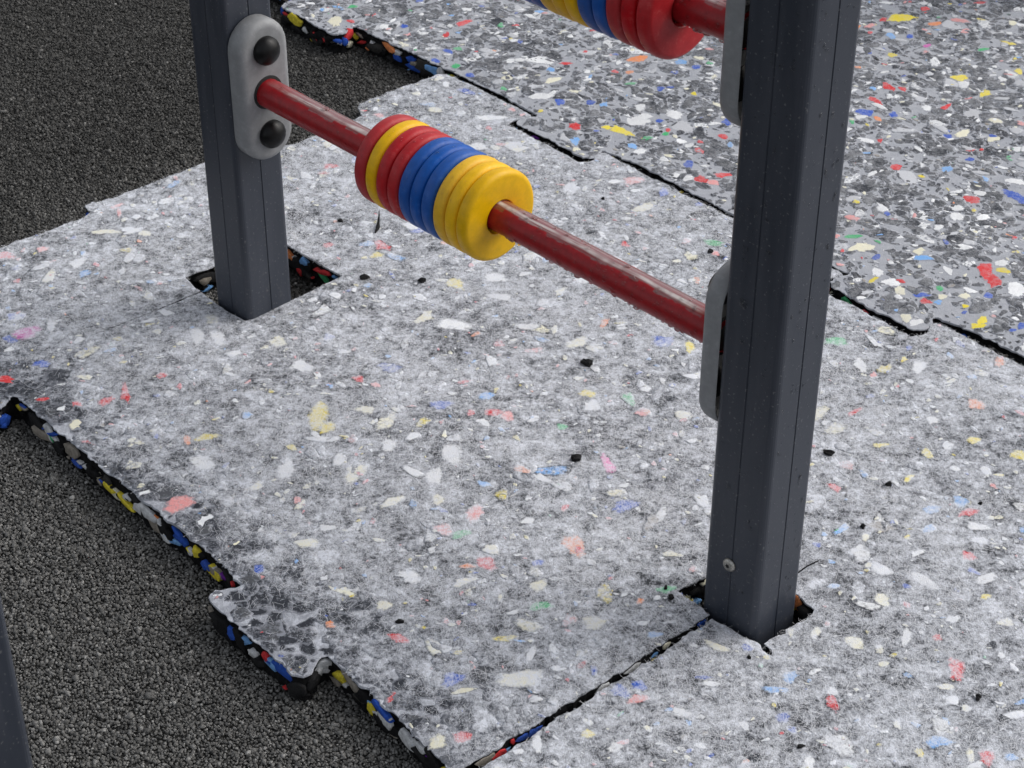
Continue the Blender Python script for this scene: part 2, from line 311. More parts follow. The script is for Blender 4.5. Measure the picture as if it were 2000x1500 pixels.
CHIPS_FAR = '''Y -2.148 2.935 27.2 21.4 -146|R -2.166 2.903 13.9 10.8 142|Y -1.913 2.807 17.1 15.1 150|Y -1.843 2.792 19.4 12.2 -79|R -1.974 2.681 16.7 12.2 139|R -1.952 2.693 10.8 8 129|R -1.956 2.62 18.2 9.6 169|N -1.935 2.569 24.2 12.8 -142|W -1.929 2.548 13 7.6 -122|R -1.856 2.697 14.8 7.6 -86|R -1.769 2.451 13.5 11.3 98|R -1.465 2.295 27.1 12.9 122|R -1.439 2.28 22.5 13.6 131|R -1.621 2.46 16.5 14.3 -130|N -1.576 2.524 28.5 14.9 166|W -1.607 2.567 19.3 9.4 -139|O -2.361 2.423 25.3 13 -114|Y -2.173 2.198 24.2 14.7 -176|Y -2.2 2.188 9.2 9.2 160|R -2.238 2.148 15.6 11.6 153|L -2.199 2.111 13.5 12 137|R -1.96 2.175 17.8 15.6 -147|R -1.946 2.215 17.1 9.1 -127|P -1.938 2.184 12.1 9.8 -125|N -2.011 2.199 18.7 8.4 117|Y -1.38 2.175 14.5 7.4 -83|Y -1.376 2.159 11.4 9.1 -100|C -1.639 2.203 22.9 13.4 -97|L -1.553 2.251 15.6 9.2 -141|G -1.668 2.219 14.9 7.7 -129|G -1.956 2.936 11.9 7.9 -112|M -2.037 2.872 13 7.2 -91|P -2.065 3.007 21.4 9.4 -141|O -2.088 2.959 16 10.9 -118|L -2.112 2.856 14.3 9.8 124|N -2.085 2.879 9.9 8.5 -90|Y -1.856 2.911 13.8 7.5 120|Y -2.055 2.791 11.4 9.1 -127|O -1.905 2.567 10.2 6.6 161|N -1.898 2.602 13.1 8 142|G -1.926 2.522 9.3 4.8 126|W -1.867 2.488 19.3 7.6 -154|R -1.849 2.505 9.4 6.2 122|Y -1.721 2.459 7.1 5.7 -90|W -1.877 2.668 12.3 10.3 112|C -1.773 2.637 19.7 10.8 -93|N -1.783 2.609 10.7 8.4 98|C -1.726 2.662 13.5 10.6 -92|N -1.732 2.669 9.5 7.5 113|L -1.71 2.513 12.1 9.8 98|N -1.706 2.571 10.8 8 129|G -2.897 2.171 10.8 9.8 -155|C -2.867 2.104 25.9 13.5 124|R -2.847 2.126 8.7 7.7 161|N -2.76 2.189 10.1 9.1 -109|R -2.694 2.282 17.5 10.2 -95|R -2.675 2.223 13.5 6.4 137|G -2.612 2.199 9.2 9.2 -155|N -2.618 2.178 13 8 177|N -2.603 2.135 13.4 7.6 163|C -2.395 2.241 20.8 10.6 -98|W -2.362 2.179 24.1 16.3 -131|N -2.324 2.191 17.3 8.2 133|N -2.288 2.232 14.2 9.2 132|L -2.264 2.244 12.1 8.5 142|G -2.428 2.151 9.2 7.8 137|R -2.432 2.307 12.4 8.2 -153|G -2.558 2.147 10.6 9.2 137|N -2.511 2.141 12 9.2 137|L -2.431 2.268 10.8 9.8 -112|R -2.35 2.353 8.6 7.2 175|O -2.331 2.372 10.7 8.4 -125|W -2.183 2.266 18.7 16.7 -111|W -2.158 2.313 19.9 17.6 126|Y -2.191 2.398 8.5 5.7 135|N -2.245 2.367 10.1 9.1 114|L -2.298 2.475 14.9 11.3 -129|L -2.431 2.268 10.1 9.1 114|N -2.264 2.48 11.6 9.6 -111|R -2.041 2.316 12.5 8.1 -179|N -2.157 2.276 8.5 7.1 135|W -2.185 2.243 27 22.5 -125|G -2.115 2.249 7.9 6.9 -111|N -2.074 2.361 12.3 10.3 112|W -2.098 2.169 14.3 11.2 -120|L -2.12 2.173 9.9 9.9 -135|W -2.078 2.249 11.5 10.5 113|R -2.123 2.263 7.1 4.9 127|Y -1.563 2.143 12.7 5.1 -87|W -1.541 2.159 14.4 13 174|C -1.516 2.151 13.7 9.7 145|W -1.573 2.164 13.5 11.3 98|R -1.533 2.173 7.1 5.7 -135|N -1.486 2.165 13.5 8.5 -134|R -1.47 2.155 11.7 7.2 -151|L -1.456 2.167 7.8 6.4 -93|W -1.445 2.23 14.3 6.1 179|C -1.441 2.21 9.9 8.5 -90|G -1.479 2.2 9.4 6.2 122|C -1.461 2.183 10 7.7 -100|N -1.417 2.238 9.6 7.4 136|Y -1.447 2.316 14.9 7.6 -156|W -1.463 2.332 12.9 9.8 101|W -1.504 2.251 15.7 6.5 151|C -1.461 2.097 12.2 9 122|W -1.443 2.099 13 8.9 -119|N -1.334 2.187 6.4 5 -94|N -1.332 2.206 11.5 6.2 122|Y -1.422 2.188 6.7 4.7 112|N -1.412 2.173 5.1 4.1 -110|N -1.602 2.198 11.2 6.7 -90|W -1.4 2.286 25.6 14.8 128|C -1.569 2.262 10.6 9.2 -92'''


# ------------------------------------------------------------------ ground
g = 60.0
ground = mesh_obj('ground', [(-g, -g, ZG - .003), (g, -g, ZG - .003), (g, g, ZG - .003), (-g, g, ZG - .003)], [(0, 1, 2, 3)], M['ground'])
tag(ground, kind='structure')

# ------------------------------------------------------------------ outlines of the foam mats, in (u along, v across) metres
def tab(uc, v, s, wn=.083, wh=.095, d=.048, dirn=1):
    """the dovetail tongue of a mat edge running along u at height v; s = -1 points to smaller v; listed towards +u if dirn = 1"""
    p = [(-wn - .004, 0), (-wn, .006), (-wn - .006, .020), (-wh, .032), (-wh + .002, .041), (-wh + .012, d), (wh - .012, d), (wh - .002, .041),
         (wh, .032), (wn + .006, .020), (wn, .006), (wn + .004, 0)]
    q = [(uc + a, v + s * b) for a, b in p]
    return q if dirn == 1 else q[::-1]

SEAM = -1.187
A_OUT = [(SEAM - .0125, .988), (SEAM - .0100, 1.03)]
A_OUT += [(SEAM - .0082, 1.10), (SEAM - .0078, 1.16), (SEAM - .0060, 1.22), (SEAM - .0064, 1.30), (SEAM - .0066, 1.393), (-1.250, 1.394), (-1.244, 1.497), (SEAM - .00008, 1.497), (SEAM - .00008, 2.120)]
A_OUT += tab(-1.514, 2.120, -1, wn=.089, wh=.101, d=.057, dirn=-1) + tab(-2.227, 2.118, -1, wn=.089, wh=.101, d=.053, dirn=-1)
A_OUT += [(-2.525, 2.116), (-2.545, 2.112), (-2.556, 2.098), (-2.557, 1.99), (-2.556, 1.918), (-2.547, 1.908), (-2.530, 1.900), (-2.516, 1.892), (-2.510, 1.86),
          (-2.507, 1.74), (-2.515, 1.722), (-2.545, 1.712), (-2.556, 1.70), (-2.557, 1.60), (-2.556, 1.40), (-2.562, 1.372), (-2.558, 1.358), (-2.538, 1.352),
          (-2.529, 1.335), (-2.531, 1.26), (-2.536, 1.18), (-2.536, 1.01), (-2.526, 1.0)]
A_OUT += tab(-2.247, .999, -1) + [(-1.93, .998), (-1.76, 1.003)] + tab(-1.532, 1.0, -1, wh=.096) + [(-1.34, 1.0), (-1.24, .992)]
HOLE_L = [(-2.272, 1.356), (-2.236, 1.350), (-2.2228, 1.351), (-2.2222, 1.25), (-2.2255, 1.15), (-2.2225, 1.07), (-2.2238, 1.15), (-2.2192, 1.25), (-2.2188, 1.349),
          (-2.15, 1.347), (-2.106, 1.352), (-2.106, 1.43), (-2.110, 1.536), (-2.17, 1.533), (-2.268, 1.530)]
B_OUT = [(SEAM + .0035, .985), (SEAM + .0035, 1.1), (SEAM + .0028, 1.25), (SEAM + .001, 1.388), (-1.150, 1.3935), (-1.122, 1.399), (-1.100, 1.3935), (-1.090, 1.3945), (-1.108, 1.402),
         (-1.114, 1.405), (-1.113, 1.497), (-1.15, 1.499), (SEAM + .00008, 1.498), (SEAM + .00008, 2.120)]
B_OUT = B_OUT[::-1]
B_OUT = [(SEAM + .0035, .985), (-.95, .998), (-.4, 1.0), (.25, 1.0), (.25, 2.118)] + tab(-.06, 2.118, -1, dirn=-1) + tab(-.80, 2.119, -1, wn=.089, wh=.101, d=.055, dirn=-1) + B_OUT[:-1]
F_OUT = [(-3.75, 2.122)] + tab(-3.64, 2.122, -1) + [(-3.2, 2.120)] + tab(-2.908, 2.120, -1, d=.054) + [(-2.74, 2.121), (-2.50, 2.129), (-2.40, 2.131)] \
    + tab(-2.227, 2.128, -1, wn=.083, wh=.093, d=.047) + [(-2.05, 2.134), (-1.80, 2.130)] + tab(-1.514, 2.132, -1, wn=.081, wh=.092, d=.052) \
    + [(-1.36, 2.143), (-1.2, 2.144), (-1.0, 2.143)] + tab(-.80, 2.138, -1, wn=.081, wh=.093, d=.05) + [(.3, 2.138), (.3, 3.75), (-3.75, 3.75)]

def hz(P):
    u, v = P[:, 0], P[:, 1]
    return .0009 * np.sin(u * 9 + 1.3 * np.sin(v * 5)) + .0008 * np.sin(v * 13 + u * 6)

def densify(poly, step=.0045, jit=.0011, seed=0):
    poly = np.asarray(poly, float); out = []; q = np.roll(poly, -1, 0)
    for p0, p1 in zip(poly, q):
        L = np.linalg.norm(p1 - p0); n = max(1, int(round(L / step)))
        t = np.linspace(0, 1, n, endpoint=False)[:, None]; out.append(p0 + (p1 - p0) * t)
    P = np.concatenate(out)
    nx = np.roll(P, -1, 0) - np.roll(P, 1, 0); nx /= np.maximum(np.linalg.norm(nx, axis=1, keepdims=True), 1e-9)
    N = np.stack([nx[:, 1], -nx[:, 0]], 1)                         # outward for counter-clockwise
    d = (vnoise(P, 60, seed) - .5) * 2.0 + (vnoise(P, 210, seed + 1) - .5) * 1.6
    d = np.where((np.abs(P[:, 0] - SEAM) < .004) & (P[:, 1] > 1.50), 0, d)          # cut faces that touch stay true
    return P + N * (d * jit)[:, None]

def tight(poly, seam):
    """no ragged edge where two cut faces touch"""
    return np.abs(poly[:, 0] - seam) < .006

def build_mat(name, outline, holes, origin_uv, body_mat, top_tint, lip_mat_index=0, jit=.0027):
    O = W(origin_uv)[0]
    loops = [densify(outline, jit=jit, seed=3)] + [densify(h[::-1] if True else h, jit=.0008, seed=9) for h in holes]
    raw = [np.asarray(outline, float)] + [np.asarray(h, float)[::-1] for h in holes]
    allp = np.concatenate(loops); edges = []; k = 0
    for Lp in loops:
        n = len(Lp); edges += [(k + i, k + (i + 1) % n) for i in range(n)]; k += n
    lo, hi = loops[0].min(0), loops[0].max(0)
    gx, gy = np.meshgrid(np.arange(lo[0], hi[0], .03), np.arange(lo[1], hi[1], .03))
    G = np.stack([gx.ravel(), gy.ravel()], 1) + RNG.uniform(-.008, .008, (gx.size, 2))
    ok = inside(G, loops[0])
    for h in loops[1:]: ok &= ~inside(G, h)
    G = G[ok]
    pts = np.concatenate([allp, G])
    ro = delaunay_2d_cdt([Vector(p) for p in pts], edges, [], 0, 1e-6)
    V2 = np.array([tuple(v) for v in ro[0]]); F = np.array([tuple(f) for f in ro[2] if len(f) == 3])
    cen = V2[F].mean(1); keep = inside(cen, loops[0])
    for h in loops[1:]: keep &= ~inside(cen, h)
    F = F[keep]
    a, b, c = V2[F[:, 0]], V2[F[:, 1]], V2[F[:, 2]]
    cr = (b[:, 0] - a[:, 0]) * (c[:, 1] - a[:, 1]) - (b[:, 1] - a[:, 1]) * (c[:, 0] - a[:, 0])
    F[cr < 0] = F[cr < 0][:, ::-1]
    w = W(V2); verts = [np.column_stack([w, hz(V2)])]; faces = [tuple(f) for f in F]; midx = [0] * len(faces)
    cols = [np.tile(top_tint, (len(V2), 1))]; base = len(V2)
    for li, Lp in enumerate(loops):
        n = len(Lp); nx = np.roll(Lp, -1, 0) - np.roll(Lp, 1, 0); nx /= np.maximum(np.linalg.norm(nx, axis=1, keepdims=True), 1e-9)
        N = np.stack([nx[:, 1], -nx[:, 0]], 1)
        h = hz(Lp)
        r1 = vnoise(Lp, 45, 21)
        rows = [(0, h), (.0005, h - .0007), (.0006 + .0012 * (r1 - .5), h - .0010 - .0022 * r1)]
        wallrows = [(.0004, rows[2][1] + .0005)]
        for j, z in enumerate((-.010, -.018, -.027, -.036, ZG + .0005)):
            wallrows.append((.0035 * (vnoise(Lp, 90, 30 + j) - .95) + .0025 * (vnoise(Lp, 260, 50 + j) - .85), np.full(n, z)))
        narrow = np.zeros(n, bool)
        for rr, mi, tint in ((rows, 0, top_tint), (wallrows, 1, (.013, .013, .014))):
            start = base
            for off, z in rr:
                off = np.broadcast_to(off, (n,))
                shut = (np.abs(Lp[:, 0] - SEAM) < .004) & (Lp[:, 1] > 1.50)
                if mi == 0: z = np.where(shut, h, z)
                off = np.where(shut, 0, off)
                off = np.where(np.abs(Lp[:, 0] - SEAM) < .012, np.minimum(off, 0) * .3, off)
                w = W(Lp + N * off[:, None]); verts.append(np.column_stack([w, z])); cols.append(np.tile(tint, (n, 1))); base += n
            for rI in range(len(rr) - 1):
                i0 = start + rI * n; i1 = i0 + n
                for i in range(n):
                    j = (i + 1) % n; faces.append((i0 + i, i1 + i, i1 + j, i0 + j)); midx.append(mi)
    V = np.concatenate(verts); V[:, :2] -= O
    o = mesh_obj(name, V, faces, None, cols=np.concatenate(cols))
    o.data.materials.append(body_mat); o.data.materials.append(M['wall_chip_stuff'])
    o.data.polygons.foreach_set('material_index', midx)
    o.location = (O[0], O[1], 0)
    return o, loops, raw, Vector((O[0], O[1], 0))

# ------------------------------------------------------------------ flakes
def flake_ring(n, rng, rough=.22):
    th = np.sort(np.linspace(0, 2 * np.pi, n, endpoint=False) + rng.uniform(-.25, .25, n) * 2 * np.pi / n)
    r = 1 + .16 * np.sin(2 * th + rng.uniform(0, 6.3)) + .14 * np.sin(3 * th + rng.uniform(0, 6.3)) + rng.uniform(-rough, rough, n)
    return np.stack([np.cos(th) * r, np.sin(th) * r], 1) * .95

def flake_geo(n, rng, rough=.22, inner=.60):
    R = flake_ring(n, rng, rough)
    V = np.concatenate([np.column_stack([R, np.full(n, -1.)]), np.column_stack([R, np.full(n, .45)]), np.column_stack([R * inner, np.full(n, .9)]), [[0, 0, 1.]]])
    F = []
    for k in (0, n):
        for i in range(n):
            j = (i + 1) % n; F += [(k + i, k + j, k + n + j), (k + i, k + n + j, k + n + i)]
    for i in range(n): F.append((3 * n, 2 * n + i, 2 * n + (i + 1) % n))
    core = np.concatenate([np.zeros(2 * n), np.ones(n + 1)])
    return V, np.array(F), core

def set_core(me, core):
    a = me.attributes.new('core', 'FLOAT', 'POINT'); a.data.foreach_set('value', np.ascontiguousarray(core, np.float32))

_fr = np.random.default_rng(21)
FLAKES = [flake_geo(int(_fr.integers(8, 11)), _fr, .10 + .2 * _fr.random()) for _ in range(24)]
CUT = [flake_geo(int(_fr.integers(6, 10)), _fr, .16 + .22 * _fr.random(), .93) for _ in range(24)]
def share_meshes(prefix, mat, src=FLAKES):
    out = []
    for V, F, core in src:
        me = fast_mesh(prefix, V, F); set_core(me, core); me.materials.append(mat); out.append(me)
    return out

CAMP = np.array([0, 0, 1.6])
_Rm = np.array([[_r.x, _r.y, _r.z], [_u.x, _u.y, _u.z], [_f.x, _f.y, _f.z]])
def in_view(P3, margin=.15):
    q = (np.atleast_2d(P3) - CAMP) @ _Rm.T
    x = q[:, 0] / q[:, 2] * (69.53 / 18); y = q[:, 1] / q[:, 2] * (69.53 / 18)
    return (q[:, 2] > 0) & (np.abs(x) < 1 + margin) & (np.abs(y) < .75 + margin)

def on_mat(P, raw):
    ok = inside(P, raw[0])
    for h in raw[1:]: ok &= ~inside(P, h)
    return ok

ANG = {'white': 0}
def lay_flakes(root, org, raw, items, meshes, stuff_mat, limit=300, name='foam_flake', thick=.0006, bury=0.0):
    """items: (colour, u, v, half length, half width in metres, angle in mat axes). The largest are parts of their own, the rest one stuff part."""
    items = sorted(items, key=lambda t: (not t[0].endswith('*'), -t[3] * t[4])); SV, SF, SCc, SK, nb = [], [], [], [], 0
    for k, (c, u, v, a, b, ang) in enumerate(items):
        p = W((u, v))[0]; z = float(hz(np.array([[u, v]]))[0]) + bury
        th = thick * (.35 + ((k * 7919) % 997) / 997.0 * .9)
        rot = ang + YM; col = PAL[c[0]]; clear = 1.0 if c.endswith('*') else 0.0      # clear: a chip that lies near the top of the fleece
        j = ((k * 131) % 7 - 3) * .03
        col = tuple(max(0, x * (1 + j)) for x in col)
        if k < limit:
            o = bpy.data.objects.new(name, meshes[(k * 5) % len(meshes)]); COL.objects.link(o); o.parent = root
            o.location = (p[0] - org.x, p[1] - org.y, z); o.rotation_euler = (0, 0, rot); o.scale = (a * 1.12, b * 1.12, th); o.color = (*col, clear)
        else:
            V, F, core = FLAKES[(k * 5) % len(FLAKES)]; SK.append(core * (.45 + .6 * ((k * 613) % 101) / 101))
            X = V * (a * 1.12, b * 1.12, th); cs, sn = math.cos(rot), math.sin(rot)
            SV.append(np.column_stack([X[:, 0] * cs - X[:, 1] * sn + p[0] - org.x, X[:, 0] * sn + X[:, 1] * cs + p[1] - org.y, X[:, 2] + z]))
            SF.append(F + nb); SCc.append(np.tile(col, (len(V), 1))); nb += len(V)
    if SV:
        me = fast_mesh('small_foam_flakes', np.concatenate(SV), np.concatenate(SF)); set_core(me, np.concatenate(SK))
        o = link('small_foam_flakes', me, stuff_mat, root, cols=np.concatenate(SCc))
        tag(o, kind='stuff')

def parse(s): return [(c + '*', float(u), float(v), float(a) / 1000, float(b) / 1000, math.radians(float(g))) for c, u, v, a, b, g in (t.split() for t in s.split('|'))]

def pick(rng, weights):
    ks = list(weights); w = np.array([weights[k] for k in ks], float); return ks[int(rng.choice(len(ks), p=w / w.sum()))]

def scatter(rng, raw, n, bounds, size, weights, taken=(), aspect=(.35, .85), gap=.5, dens=None):
    out = []; T = np.array([(t[1], t[2], t[3]) for t in taken]) if len(taken) else None
    P = np.stack([rng.uniform(bounds[0], bounds[1], n), rng.uniform(bounds[2], bounds[3], n)], 1)
    w = W(P); ok = on_mat(P, raw) & in_view(np.column_stack([w, np.zeros(n)]), .25)
    if dens is not None: ok &= rng.random(n) < dens(P)
    for p in P[ok]:
        a = size[0] * math.exp(rng.normal(0, size[1])); a = min(a, size[2])
        if T is not None and (np.hypot(T[:, 0] - p[0], T[:, 1] - p[1]) < T[:, 2] * gap + a * gap).any(): continue
        out.append((pick(rng, weights), p[0], p[1], a, a * rng.uniform(*aspect), rng.uniform(0, math.pi)))
    return out

def keep_off_edges(items, raw, r=.75):
    """a flake never hangs past the mat's edge"""
    out = []
    for it in items:
        c, u, v, a, b, g = it
        for _ in range(4):
            th = np.linspace(0, 2 * np.pi, 8, endpoint=False); x = np.cos(th) * a * 1.02; y = np.sin(th) * b * 1.02
            P = np.stack([u + x * math.cos(g) - y * math.sin(g), v + x * math.sin(g) + y * math.cos(g)], 1)
            if on_mat(P, raw).all(): out.append((c, u, v, a, b, g)); break
            a *= r; b *= r
    return out

# chips that show in the cut side walls
WALLW = {'X': 44, 'D': 34, 'W': 10, 'T': 9, 'C': 3, 'N': 3, 'B': 4.5, 'L': 4, 'Y': 6, 'R': 4, 'O': 1.6, 'G': 1, 'V': .6}
WALL_ME = share_meshes('wall_flake', M['wall_chip'], CUT)
def wall_flakes(root, org, loops, rng, special=(), limit=300, step=.0080, weights=WALLW):
    items = []
    for Lp in loops:
        n = len(Lp); T = np.roll(Lp, -2, 0) - np.roll(Lp, 2, 0); T /= np.maximum(np.linalg.norm(T, axis=1, keepdims=True), 1e-9)
        N = np.stack([T[:, 1], -T[:, 0]], 1); w = W(Lp)
        Nw = W(N); view = (Nw * (CAMP[:2] - w)).sum(1) > 0
        seen = view & in_view(np.column_stack([w, np.zeros(n)]), .1) & ~((np.abs(Lp[:, 0] - SEAM) < .012) & (Lp[:, 1] > 1.30))
        idx = np.where(seen)[0]
        for i in idx:
            if rng.random() > .0045 / step * 1.35: continue
            c = pick(rng, weights); a = .0100 * math.exp(rng.normal(0, .55)); a = min(a, .027); b = min(a * rng.uniform(.28, .62), .0095)
            if c in 'XD': a *= 1.25; b *= 1.2
            z = rng.uniform(-.0405 + b, -.006 - b * .9)
            items.append((c, i, Lp, T, N, z, a, b, rng.uniform(-.35, .35)))
        nsp = len(items)
        for (c, u, v, z, a, b, tl) in special:
            d = np.hypot(Lp[:, 0] - u, Lp[:, 1] - v)
            if d.min() < .02:
                near = np.hypot(Lp[:, 0] - u, Lp[:, 1] - v); i_ = int(d.argmin())
                items = [q for q in items if not (q[2] is Lp and q[8] != 99 and np.hypot(*(Lp[q[1]] - Lp[i_])) < a * .8 and abs(q[5] - z) < b + q[7] * .6)]
                items.append((c, i_, Lp, T, N, z, a, b, tl))
    fit = []
    for (c, i, Lp, T, N, z, a, b, tl) in items:              # a chip follows the cut: short where the edge bends
        st = max(1, int(a / .0045)); bend = min(T[i] @ T[(i + st) % len(Lp)], T[i] @ T[i - st])
        if bend < .85: a *= .45; b = min(b, a * .9); tl *= .4
        z = min(max(z, ZG + .003 + b), -.003 - b * .8)
        fit.append((c, i, Lp, T, N, z, a, b, tl))
    items = fit
    items.sort(key=lambda t: (t[0] in 'XD', -t[6] * t[7])); SV, SF, SCc, nb = [], [], [], 0
    for k, (c, i, Lp, T, N, z, a, b, tl) in enumerate(items):
        p = W(Lp[i])[0]; t3 = Vector((*W(T[i])[0], 0)); n3 = Vector((*W(N[i])[0], 0)); up = Vector((0, 0, 1))
        x = (t3 * math.cos(tl) + up * math.sin(tl)); y = (up * math.cos(tl) - t3 * math.sin(tl))
        th = .0022 + ((k * 37) % 11) * .00014 + (.0003 if c not in 'XD' else 0)
        if abs(Lp[i][0] - SEAM) < .012: th *= .4
        MT = Matrix(((x.x * a, y.x * b, n3.x * th, p[0] - org.x), (x.y * a, y.y * b, n3.y * th, p[1] - org.y), (x.z * a, y.z * b, n3.z * th, z), (0, 0, 0, 1)))
        col = PAL[c]; col = tuple(v * .8 for v in col) if c == 'W' else col
        if c == 'D': col = (.022, .022, .023) if k % 3 else (.05, .048, .045)
        if k < limit:
            o = bpy.data.objects.new('edge_flake', WALL_ME[(k * 5) % len(WALL_ME)]); COL.objects.link(o); o.parent = root
            o.matrix_local = MT; o.color = (*col, 1)
        else:
            V, F, core = CUT[(k * 5) % len(CUT)]; A = np.array(MT)
            SV.append(V @ A[:3, :3].T + A[:3, 3]); SF.append(F + nb); SCc.append(np.tile(col, (len(V), 1))); nb += len(V)
    if SV:
        o = link('small_edge_flakes', fast_mesh('small_edge_flakes', np.concatenate(SV), np.concatenate(SF)), M['wall_chip_stuff'], root, cols=np.concatenate(SCc)); tag(o, kind='stuff')

def fibres(root, org, raw, rng, n, bounds, width=.00026, length=(.006, .018)):
    P = np.stack([rng.uniform(bounds[0], bounds[1], n), rng.uniform(bounds[2], bounds[3], n)], 1)
    w = W(P); d = vnoise(P, 11, 5) * .5 + vnoise(P, 38, 6) * .5
    front = np.clip((P[:, 1] - 1.0) / .10, 0.15, 1)
    ok = on_mat(P, raw) & in_view(np.column_stack([w, np.zeros(n)]), .15) & (rng.random(n) < np.clip((d - .22) * 2.0, .08, 1) * front)
    P = P[ok]; n = len(P)
    L = rng.uniform(*length, n); th = rng.uniform(0, 2 * np.pi, n); bend = rng.normal(0, .7, n)
    z0 = hz(P) + rng.uniform(.0005, .0013, n)
    pts = []
    for s, zz in ((-.5, 0.), (-.17, .0006), (.17, .0007), (.5, .0001)):
        a = th + bend * s; pts.append(np.column_stack([P + np.stack([np.cos(a), np.sin(a)], 1) * (L * s)[:, None], z0 + zz * rng.uniform(0, 1.4, n)]))
    sd = np.stack([-np.sin(th), np.cos(th)], 1) * width * .5
    V = []
    for p in pts:
        for sg in (-1, 1):
            V.append(np.column_stack([W(p[:, :2] + sd * sg), p[:, 2]]))
    V = np.stack(V, 1).reshape(-1, 3); V[:, 0] -= org.x; V[:, 1] -= org.y
    b = (np.arange(n) * 8)[:, None]
    F = np.concatenate([b + np.array([0, 2, 3, 1]), b + np.array([2, 4, 5, 3]), b + np.array([4, 6, 7, 5])])
    o = link('fleece_fibres', fast_mesh('fleece_fibres', V, F), M['fibre'], root); tag(o, kind='stuff'); return n

rng = np.random.default_rng(5)
W_ME = share_meshes('foam_flake', M['fleece_chip']); F_ME = share_meshes('dark_foam_flake', M['far_chip'])
COLW = {'R': 6, 'P': 8, 'B': 3, 'N': 4, 'L': 8, 'Y': 5, 'O': 2, 'G': .8, 'C': 30, 'W': 42, 'T': 3}
ALLW = parse(CHIPS_WHITE); ALLF = parse(CHIPS_FAR)

def dress_white(root, org, loops, raw, bounds, ncol, ndark, nwhite, nfib, special, seed):
    r = np.random.default_rng(seed)
    mine = keep_off_edges([t for t in ALLW if on_mat(np.array([[t[1], t[2]]]), raw)[0]], raw)
    its = list(mine)
    its += scatter(r, raw, ncol, bounds, (.0082, .58, .024), COLW, mine, gap=.8)
    its += scatter(r, raw, ndark, bounds, (.0105, .4, .022), {'D': 1}, mine, gap=.9, dens=lambda P: np.where(P[:, 1] < 1.11, 1.0, .28) * np.where(vnoise(P, 7, 77) > .45, 1, .35))
    its += scatter(r, raw, 2600, (bounds[0], bounds[1], .94, 1.12), (.0125, .35, .024), {'D': 6, 'E': 1}, mine, gap=.55, aspect=(.5, .95), dens=lambda P: np.clip((1.12 - P[:, 1]) / .09, 0, 1) * (P[:, 0] < SEAM))
    its += scatter(r, raw, nwhite, bounds, (.0036, .4, .009), COLW, mine, gap=1.0)
    its += scatter(r, raw, nwhite // 3, bounds, (.0014, .4, .003), {'X': 1}, mine, gap=.5, aspect=(.6, 1))[::2]
    its = keep_off_edges(its, raw)
    lay_flakes(root, org, raw, its, W_ME, M['fleece_chip_stuff'])
    wall_flakes(root, org, loops, r, special)
    return fibres(root, org, raw, r, nfib, bounds)

SPEC_A = [('B', -1.470, .950, -.014, .024, .009, .05), ('B', -1.760, 1.003, -.016, .020, .008, -.25), ('L', -1.775, 1.003, -.028, .018, .005, .1),
          ('Y', -1.722, 1.003, -.016, .009, .008, 0), ('Y', -1.885, 1.0, -.028, .019, .006, -.1), ('Y', -1.92, 1.0, -.022, .014, .006, -.2),
          ('T', -2.02, .998, -.018, .022, .010, .1), ('T', -2.09, .998, -.030, .022, .010, 0), ('B', -2.06, .998, -.012, .022, .003, .5),
          ('W', -1.29, 1.0, -.020, .022, .010, .15), ('W', -2.085, .998, -.014, .010, .006, .2), ('V', -1.665, 1.003, -.02, .007, .005, 0), ('Y', -1.626, .965, -.012, .006, .007, 0),
          ('B', -1.572, .951, -.020, .010, .008, .1), ('L', -1.545, .951, -.014, .010, .007, .3), ('R', -1.500, .951, -.012, .008, .006, 0), ('L', -1.365, 1.0, -.022, .008, .008, .2),
          ('B', -1.340, 1.0, -.009, .018, .005, -.2), ('T', -1.400, 1.0, -.014, .028, .007, -.1), ('W', -1.21, .99, -.026, .012, .009, .3), ('R', -2.555, 1.365, -.02, .01, .006, 0),
          ('W', -1.193, 1.262, -.007, .016, .006, .1), ('W', -1.193, 1.21, -.007, .012, .006, 0), ('N', -1.193, 1.10, -.009, .024, .006, 0), ('T', -1.193, 1.035, -.008, .020, .007, 0),
          ('B', -1.191, 1.38, -.008, .010, .006, 0), ('X', -1.193, 1.15, -.008, .022, .006, 0), ('C', -1.193, 1.32, -.007, .008, .005, 0), ('R', -1.193, 1.072, -.007, .004, .005, 0),
          ('G', -2.15, 1.533, -.020, .022, .006, -.5), ('R', -2.15, 1.533, -.010, .014, .004, .1), ('L', -2.20, 1.533, -.012, .010, .008, .4), ('T', -2.272, 1.39, -.02, .012, .008, 0)]
A, A_loops, A_raw, A_org = build_mat('foam_mat', A_OUT, [HOLE_L], (-1.87, 1.55), M['fleece_body'], (.040, .043, .050))
tag(A, 'large pale grey foam mat under white fleece, cut out round the left post', 'foam mat')
na = dress_white(A, A_org, A_loops, A_raw, (-2.57, -1.18, .94, 2.13), 860, 2500, 2600, 130000, SPEC_A, 11)
B, B_loops, B_raw, B_org = build_mat('foam_mat', B_OUT, [], (-.47, 1.55), M['fleece_body'], (.040, .043, .050))
tag(B, 'pale grey fleece-covered foam mat at the lower right, past the open seam', 'foam mat')
SPEC_B = [('O', -1.15, 1.499, -.012, .015, .010, -.3)]
nb_ = dress_white(B, B_org, B_loops, B_raw, (-1.19, .25, .98, 2.13), 860, 2000, 2600, 100000, SPEC_B, 12)

